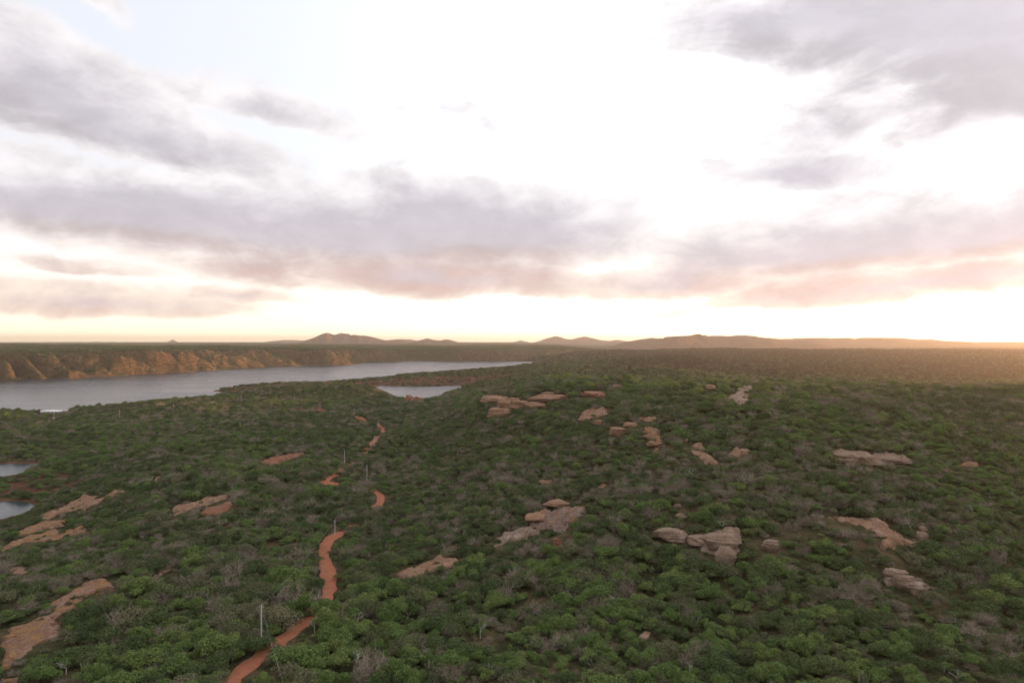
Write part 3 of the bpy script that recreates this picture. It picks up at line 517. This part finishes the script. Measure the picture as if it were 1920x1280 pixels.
for (p, hgt, lab) in POLES:
    gx, gy, gz = ground_at(*p); o = link('utility_pole', None, None, (gx, gy, gz), lab, 'pole', 'utility poles along the track')
    v, f = prism([(0, 0, -.5), (0, 0, hgt * .5), (0, 0, hgt)], [.19, .155, .11], 8); link('shaft', mesh_np('shaft', v, f, [M['concrete']]), o)
    link('crossarm', mesh_np('crossarm', *box((0, 0, hgt - .45), (1.0, .09, .09)), [M['concrete']]), o)
    for s in (-.42, .42): v, f = prism([(s, 0, hgt - .40), (s, 0, hgt - .20)], [.05, .035]); link('insulator', mesh_np('insulator', v, f, [M['steel']]), o)
    if 'white box' in lab and lab.startswith('pole with'): link('meter_box', mesh_np('meter_box', *box((-.35, -.2, hgt * .45), (1.2, .5, .8)), [M['white']]), o)
    tops.append(Vector((gx, gy, gz + hgt - .2)))
def wire(a, b, sag, lab):
    pts = [tuple(a.lerp(b, t) - Vector((0, 0, sag * 4 * t * (1 - t)))) for t in np.linspace(0, 1, 13)]
    v, f = prism(pts, [.013] * 13, 4); link('power_line', mesh_np('power_line', v, f, [M['steel']]), None, None, lab, 'wire', 'wires between the poles')
ORD = ['nearest', 'second', 'third', 'fourth', 'fifth', 'sixth', 'seventh', 'eighth']
near_end = Vector((-28.0, 92, 33.5))
wire(near_end, tops[0], 1.0, 'thin wire dropping from the nearest tall pole towards the viewer')
for i in range(7): wire(tops[i], tops[i + 1], 1.2, f'thin wire strung from the {ORD[i]} to the {ORD[i + 1]} pole along the track')
gx, gy, gz = ground_at(95, 775); o = link('house', None, None, (gx, gy, gz), 'long low white-roofed house among trees at the far left shore', 'house')
link('wall', mesh_np('wall', *box((0, 2, 1.2), (20, 6, 2.4)), [M['wall']]), o)
rv = [(-11.5, -2, 2.35), (11.5, -2, 2.35), (11.5, 2, 3.9), (-11.5, 2, 3.9), (11.5, 6, 2.35), (-11.5, 6, 2.35), (-11.5, -2, 2.25), (11.5, -2, 2.25), (11.5, 6, 2.25), (-11.5, 6, 2.25)]
link('roof', mesh_np('roof', rv, [(0,1,2,3),(3,2,4,5),(0,6,7,1),(5,4,8,9),(6,9,8,7),(0,3,5,9),(1,7,8,2)][:5] + [(0,3,5,6),(1,7,4,2)], [M['white']]), o)
dr = link('door', mesh_np('door', *box((-2, -1.02, 1.05), (1, .08, 2.1)), [M['dark']]), o)
for xx in (-7, 3, 7): link('window', mesh_np('window', *box((xx, -1.02, 1.5), (1.2, .08, 1.0)), [M['dark']]), o)
gx, gy, gz = ground_at(122, 773); o = link('shed', None, None, (gx, gy, gz), 'small white-roofed shed right of the long white-roofed house', 'shed')
link('wall', mesh_np('wall', *box((0, 1.5, 1.1), (5, 3, 2.2)), [M['wall']]), o); link('roof', mesh_np('roof', *join([box((0, 1.5, 2.32), (6.4, 4.2, .16))]), [M['white']]), o)

# ------------------------------------------------------------------ shrubs: unit-size crowns made of many small leaf faces
def quads(c, nrm, size, rg, asp=.62):
    n = len(c); nrm = nrm / (np.linalg.norm(nrm, axis=1)[:, None] + 1e-9); t = np.cross(nrm, rg.normal(size=(n, 3))); t /= np.linalg.norm(t, axis=1)[:, None] + 1e-9; b = np.cross(nrm, t)
    s = size[:, None]; V_ = np.stack([c - t * s, c - b * s * asp, c + t * s, c + b * s * asp], 1).reshape(-1, 3); return V_, np.arange(4 * n).reshape(-1, 4)
def crown(seed, n, size, flat=.72, lobes=12, umb=False):
    rg = np.random.default_rng(seed); L = []
    for i in range(lobes):
        a, rr = rg.uniform(0, 6.283), math.sqrt(rg.uniform(0, 1)) * .80; zz = (.50 + rg.uniform(-.16, .22)) * flat * (1.25 - .55 * rr) + (.35 if umb else .02)
        L.append((rr * math.cos(a), rr * math.sin(a), zz, rg.uniform(.15, .42)))
    L.append((0, 0, .52 * flat + (.35 if umb else 0), .5)); L = np.array(L)
    w = L[:, 3] ** 2; k = rg.choice(len(L), n, p=w / w.sum()); d = rg.normal(size=(n, 3)); d /= np.linalg.norm(d, axis=1)[:, None]; d[:, 2] = np.where(d[:, 2] < -.25, -d[:, 2], d[:, 2])
    rad = L[k, 3] * rg.uniform(.72, 1.10, n); c = L[k, :3] + d * rad[:, None] * np.array([1, 1, .78]); c[:, 2] = np.maximum(c[:, 2], .04)
    return quads(c, d + rg.normal(size=(n, 3)) * .55, size * rg.uniform(.6, 1.35, n), rg)
def twigs(seed, n, spread=1.0, hgt=.85, wid=.016, up=.8):
    rg = np.random.default_rng(seed); parts = []
    def seg(p, q, w):
        d = q - p; s = np.cross(d, rg.normal(size=3)); s /= np.linalg.norm(s) + 1e-9; parts.append([p - s * w, p + s * w, q + s * w * .45, q - s * w * .45])
    for i in range(n):
        a, e = rg.uniform(0, 6.283), rg.uniform(.25, 1.0); q = np.array([math.cos(a) * spread * rg.uniform(.2, .62), math.sin(a) * spread * rg.uniform(.2, .62), hgt * e * .62])
        p = q * rg.uniform(.05, .3); seg(p, q, wid * 1.3)
        for j in range(5):
            d = np.array([math.cos(a), math.sin(a), up]) * .5 + rg.normal(size=3) * .55; d[2] = abs(d[2]); e1 = q + d * rg.uniform(.15, .34); seg(q, e1, wid * .8)
            for k in range(3): d2 = d * .5 + rg.normal(size=3) * .5; seg(e1, e1 + d2 * rg.uniform(.12, .26), wid * .55)
    V_ = np.array(parts).reshape(-1, 3); V_[:, 2] = np.maximum(V_[:, 2], 0); return V_, np.arange(len(V_)).reshape(-1, 4)
def trunk(seed, hgt=.5, r=.05, n=4, spread=.4):
    rg = np.random.default_rng(seed); parts = []
    for i in range(n):
        a = i * 6.283 / n + rg.uniform(0, 1); m_ = (math.cos(a) * spread * .3, math.sin(a) * spread * .3, hgt * .5); e = (math.cos(a) * spread, math.sin(a) * spread, hgt)
        parts.append(prism([(0, 0, -.06), m_, e], [r, r * .7, r * .3], 5))
    return join(parts)
def dead(seed, r=.045):
    rg = np.random.default_rng(seed); parts = []
    def grow(p, d, L, r, lev):
        m_ = p + d * L * .5 + rg.normal(size=3) * L * .08; q = p + d * L; parts.append(prism([tuple(p), tuple(m_), tuple(q)], [r, r * .8, r * .55], 4))
        if lev < 4:
            for k in range(2 + (lev < 2)): d2 = d + rg.normal(size=3) * .62; d2[2] = abs(d2[2]) * .7 + .12; grow(q, d2 / np.linalg.norm(d2), L * rg.uniform(.58, .8), r * .55, lev + 1)
    grow(np.array([0, 0, -.05]), np.array([.05, 0, 1.0]), .42, r, 0); return join(parts)
def cactus(seed):
    rg = np.random.default_rng(seed); parts = []
    for i in range(16):
        a, rr = rg.uniform(0, 6.283), rg.uniform(.1, .55); c, s = math.cos(a), math.sin(a); h = rg.uniform(.55, 1.15)
        parts.append(prism([(c * .08, s * .08, -.04), (c * rr * .8, s * rr * .8, h * .35), (c * rr, s * rr, h * .7), (c * rr * 1.15, s * rr * 1.1, h)], [.035, .045, .045, .022], 5))
    return join(parts)
CR = {}                                                 # kind -> list of (crown mesh, trunk mesh)
def reg(kind, i, c, t, m, tm='bark'):
    CR.setdefault(kind, []).append((mesh_np('crown', *c, [M[m]]), mesh_np('trunk', np.array(t[0]), np.array(t[1]), [M[tm]])))
for i in range(5):
    reg('dark', i, crown(10 + i, 2100, .044, .92, 8 + i), trunk(40 + i), 'leaf_dark'); reg('bright', i, crown(20 + i, 2100, .043, 1.08, 8 + i), trunk(50 + i), 'leaf_bright'); reg('olive', i, crown(30 + i, 1500, .042, .82, 10 + i), trunk(60 + i), 'leaf_olive')
for i in range(4):
    reg('bare', i, twigs(70 + i, 46), trunk(80 + i, .4, .03, 5, .3), 'twig', 'bark')
for i in range(3):
    CR.setdefault('dead', []).append((mesh_np('branches', *[np.array(q) for q in dead(90 + i)], [M['pale_twig']]), None)); CR.setdefault('cactus', []).append((mesh_np('stems', *[np.array(q) for q in cactus(95 + i)], [M['cactus']]), None))
LOW = {k: [mesh_np('low_' + k, *crown(200 + 10 * j + i, 150, .19, .72, 9), [M[m]]) for i in range(3)] for j, (k, m) in enumerate((('dark', 'leaf_dark'), ('bright', 'leaf_bright'), ('olive', 'leaf_olive'), ('bare', 'leaf_brown')))}

# planting positions: jittered, denser than their crowns so that they close into scrub
KIND = ['dark', 'bright', 'olive', 'bare', 'dead', 'cactus']
def scatter(r0, r1, cell, th0=-.70, th1=.70):
    n = int((r1 * r1 - r0 * r0) / 2 * (th1 - th0) / (cell * cell)); r = np.sqrt(rng.uniform(r0 * r0, r1 * r1, n)); t = rng.uniform(th0, th1, n); return r * np.sin(t), r * np.cos(t)
def visible_mask_ok(x, y, z, rad, hgt):
    ok = np.ones(len(x), bool)
    for poly, mg in [(c, .4) for c in CLEAR] + [(c, 1.2) for c in RCLEAR]:
        p = np.array(poly); lo, hi = p.min(0) - 55, p.max(0) + 30
        px0, py0 = to_px(x, y, z); sel = ok & (px0 > lo[0]) & (px0 < hi[0] + 25) & (py0 > lo[1]) & (py0 < hi[1] + 60); k = np.where(sel)[0]
        if not len(k): continue
        bad = np.zeros(len(k), bool)
        for dx in (-.75, 0, .75):
            for dz in (0, .5, .95):
                a, b = to_px(x[k] + rad[k] * dx, y[k], z[k] + hgt[k] * dz); bad |= poly_sd(a, b, poly) > mg
        if mg > 1: bad &= ~((rad[k] < 1.7) & (rng.uniform(0, 1, len(k)) < .16))
        ok[k[bad]] = False
    return ok
def road_dist(x, y):
    out = np.full(len(x), 1e9)
    for i in range(0, len(rc_), 3): out = np.minimum(out, np.hypot(x - rc_[i, 0], y - rc_[i, 1]))
    return out
def plant(r0, r1, cell, smin, smax):
    x, y = scatter(r0, r1, cell); z = height(x, y)
    rad = smin + (smax - smin) * rng.beta(1.2, 2.9, len(x)) * (.75 + .8 * (fbm(x, y, 45, 2, 305) + .5)) ; n1 = fbm(x, y, 60, 3, 301); n2 = fbm(x, y, 130, 3, 311); u = rng.uniform(0, 1, len(x))
    px, py = to_px(x, y, z)
    lush = sstep(py, 1020, 1280) * (.25 + .35 * sstep(px, 1350, 1800)) + .25 * sstep(500 - px, 0, 400) * sstep(py, 700, 900)
    k = np.where(u < .40 - .35 * n2, 0, np.where(u < .55 + .25 * n1 + .25 * lush, 1, np.where(u < .76 + .3 * n1 + .18 * lush, 2, 3)))
    brown = sstep(y, 1400, 1650) * sstep(px, 1050, 1250) + .5 * sstep(y, 2300, 3200); k = np.where(rng.uniform(0, 1, len(x)) < brown * .93, np.where(u < .22, 0, 3), k); rad = np.where((y > 1400) & (px > 1000), rad * 1.3, rad)
    v = rng.uniform(0, 1, len(x)); k = np.where(v < .024, 4, np.where(v < .046, 5, k))
    rad = np.where(k == 5, np.minimum(rad, 1.9), np.where(k == 4, np.minimum(rad, 2.8), rad))
    hg = rad * np.choose(k, [.95, 1.1, .85, .95, 1.3, 1.1]); bl = np.maximum(bluff(x, y, z), .45 * sstep(-fbm(x, y, 34, 3, 331), .24, .34) * (y < 1200)); beyond = shore_st(x, y)[0] > -20; rad = np.where(beyond, rad * .85, rad); z = np.where(beyond, z + .6, z); k = np.where(beyond, np.where(u < .62, 0, 2), k); keep = (z > .45) & (road_dist(x, y) > .7 + rad * .18) & (rng.uniform(0, 1, len(x)) > bl * .72)
    x, y, z, rad, k, hg = [q[keep] for q in (x, y, z, rad, k, hg)]
    ok = visible_mask_ok(x, y, z, rad, hg); return [q[ok] for q in (x, y, z, rad, k)]
A = plant(70, 620, 2.12, .9, 4.1); B = plant(620, 1150, 3.1, 1.1, 4.6)
C_ = plant(1150, 2300, 4.7, 1.6, 4.6); D_ = [np.r_[a, b] for a, b in zip(plant(2300, 3400, 7.0, 2.2, 4.8), plant(3400, 5200, 12.0, 2.6, 5.2))]
print('plants', [len(q[0]) for q in (A, B, C_, D_)])

# the nearest plants in view are things of their own
xa, ya, za, ra_, ka = A; pxa, pya = to_px(xa, ya, za); inview = (pxa > -10) & (pxa < 1930) & (pya < 1300 + 60 * ra_) & (ya > 90)
def where(px, py):
    if px < 130: return 'by the ochre slab'
    if px < 420: return 'between ochre slab and red track'
    if px < 620: return 'beside the red track'
    if px < 900: return 'below the furrowed pink slab'
    if px < 1200: return 'left of the pinkish stones'
    if px < 1500: return 'right of the pinkish stones'
    return 'below the layered grey boulders'
DESC = {0: ('shrub', 'rounded dark green shrub', 'shrub'), 1: ('tree', 'bushy fresh green tree', 'tree'), 2: ('olive_shrub', 'low dull olive shrub', 'shrub'), 3: ('bare_shrub', 'leafless grey-brown shrub', 'shrub'), 4: ('dead_tree', 'pale dead tree', 'tree'), 5: ('cactus', 'grey-green columnar cactus clump', 'cactus')}
taken = np.zeros(len(xa), bool)
def individual(i):
    k = int(ka[i]); nm, ds, cat = DESC[k]; sz = 'small' if ra_[i] < 1.5 else 'medium-sized' if ra_[i] < 2.1 else 'large'; row = 'cut by the bottom edge' if pya[i] > 1262 else 'near the bottom edge' if pya[i] > 1200 else 'higher up'; lab = f'{sz} {ds} {where(pxa[i], pya[i])}, {row}'; ms = CR[KIND[k]]; c, t = ms[int(rng.integers(len(ms)))]
    o = link(nm, None, None, (xa[i], ya[i], za[i] - .1), lab, cat, lab); o.rotation_euler = (0, 0, rng.uniform(0, 6.28)); s = ra_[i] * (1.0 if k < 4 else 1.25); o.scale = (s * rng.uniform(.75, 1.2), s * rng.uniform(.75, 1.2), s * rng.uniform(.75, 1.3)); o.empty_display_size = .2
    link('crown' if k < 4 else 'branches' if k == 4 else 'stems', c, o)
    if t: link('trunk', t, o)
    taken[i] = True
dist = np.hypot(xa, ya)
for ks, cnt in (((0,), 110), ((1,), 110), ((2,), 80), ((3,), 90), ((4,), 24), ((5,), 24)):
    idx = np.where(inview & np.isin(ka, ks))[0]; idx = idx[np.argsort(dist[idx] - 6 * ra_[idx])][:cnt]
    for i in idx: individual(i)
# a few plants the photograph singles out
def single(px, py, rad, kind, v, nm, lab, cat, zs=1.0):
    gx, gy, gz = ground_at(px, py); c, t = CR[kind][v]; o = link(nm, None, None, (gx, gy, gz - .1), lab, cat); o.scale = (rad, rad, rad * zs); o.rotation_euler = (0, 0, px * .37)
    link('crown' if t else 'branches', c, o)
    if t: link('trunk', t, o)
single(74, 775, 6.0, 'dark', 1, 'tree', 'big round dark tree left of the white-roofed house', 'tree')
single(1175, 836, 3.2, 'bare', 2, 'bare_shrub', 'rounded pale bush between the pink boulder and tan ledges', 'shrub')
single(1149, 793, 3.4, 'dead', 0, 'dead_tree', 'pale bare tree right of the flat layered ledges', 'tree')
single(1160, 1142, 4.0, 'dead', 1, 'dead_tree', 'dead tree with spreading pale limbs right of centre', 'tree')
single(668, 1255, 4.0, 'dead', 2, 'dead_tree', 'fan of pale dry branches right of the near track', 'tree')

# all the rest: one uncountable mass of scrub
def stuff(name, label, X, Y, Z, S, I, meshes):
    col = bpy.data.collections.new(name + '_kinds')
    for i, m in enumerate(meshes): q = bpy.data.objects.new(f'{name}_{i:03d}', m); col.objects.link(q)
    me = bpy.data.meshes.new(name); n = len(X); me.vertices.add(n); me.vertices.foreach_set('co', np.c_[X, Y, Z].astype(np.float32).ravel())
    for nm, tp, arr in (('siz', 'FLOAT_VECTOR', (S[:, None] * np.c_[rng.uniform(.72, 1.25, n), rng.uniform(.72, 1.25, n), rng.uniform(.70, 1.35, n)]).astype(np.float32)), ('turn', 'FLOAT', rng.uniform(0, 6.28, n).astype(np.float32)), ('which', 'INT', I.astype(np.int32))):
        at = me.attributes.new(nm, tp, 'POINT'); at.data.foreach_set('vector' if tp == 'FLOAT_VECTOR' else 'value', arr.ravel())
    o = link(name, me, label=label, cat='scrub', kind='stuff')
    ng = bpy.data.node_groups.new(name, 'GeometryNodeTree'); ng.interface.new_socket('Geometry', in_out='INPUT', socket_type='NodeSocketGeometry'); ng.interface.new_socket('Geometry', in_out='OUTPUT', socket_type='NodeSocketGeometry')
    N, Lk = ng.nodes, ng.links; gi, go = N.new('NodeGroupInput'), N.new('NodeGroupOutput'); ip = N.new('GeometryNodeInstanceOnPoints'); ci = N.new('GeometryNodeCollectionInfo')
    ci.inputs[0].default_value = col; ci.inputs[1].default_value = True; ci.inputs[2].default_value = True; ip.inputs['Pick Instance'].default_value = True
    def attr(nm, tp): a = N.new('GeometryNodeInputNamedAttribute'); a.data_type = tp; a.inputs[0].default_value = nm; return a.outputs[0]
    rot = N.new('ShaderNodeCombineXYZ'); Lk.new(attr('turn', 'FLOAT'), rot.inputs[2])
    Lk.new(gi.outputs[0], ip.inputs['Points']); Lk.new(ci.outputs[0], ip.inputs['Instance']); Lk.new(attr('which', 'INT'), ip.inputs['Instance Index']); Lk.new(rot.outputs[0], ip.inputs['Rotation']); Lk.new(attr('siz', 'FLOAT_VECTOR'), ip.inputs['Scale']); Lk.new(ip.outputs[0], go.inputs[0])
    md = o.modifiers.new('scatter', 'NODES'); md.node_group = ng; return o
near_m, first = [], {}
for k in KIND: first[k] = (len(near_m), len(CR[k])); near_m += [c for c, t in CR[k]]
def index(ks, table): return np.array([table[KIND[int(k)]][0] + int(rng.integers(table[KIND[int(k)]][1])) for k in ks])
x, y, z, s, k = [np.r_[a[~taken], b] for a, b in zip(A, B)]
stuff('scrub_vegetation', 'dense mixed green and grey thorn scrub covering the slopes', x, y, z - .1, s, index(k, first), near_m)
low_m, lfirst = [], {}
for q in ('dark', 'bright', 'olive', 'bare'): lfirst[q] = (len(low_m), 3); low_m += LOW[q]
lfirst['dead'] = lfirst['bare']; lfirst['cactus'] = lfirst['olive']
x, y, z, s, k = [np.r_[a, b] for a, b in zip(C_, D_)]
stuff('distant_vegetation', 'far scrub dotting the opposite banks and plateau', x, y, z - .1, s, index(k, lfirst), low_m)

# ------------------------------------------------------------------ haze: one closed box of even evening air
def f_haze():
    m = bpy.data.materials.new('evening_haze'); m.use_nodes = True; nt = m.node_tree; nt.nodes.clear(); out = nt.nodes.new('ShaderNodeOutputMaterial'); v = nt.nodes.new('ShaderNodeVolumePrincipled')
    v.inputs['Color'].default_value = (.99, .88, .76, 1); v.inputs['Density'].default_value = HAZE; v.inputs['Anisotropy'].default_value = .75; nt.links.new(v.outputs[0], out.inputs['Volume']); return m
HAZE = 5.2e-5
v, f = box((0, 0, 110), (50000, 50000, 244)); link('haze', mesh_np('haze', v, f, [f_haze()]), label='thin warm evening haze over the whole landscape', kind='stuff')
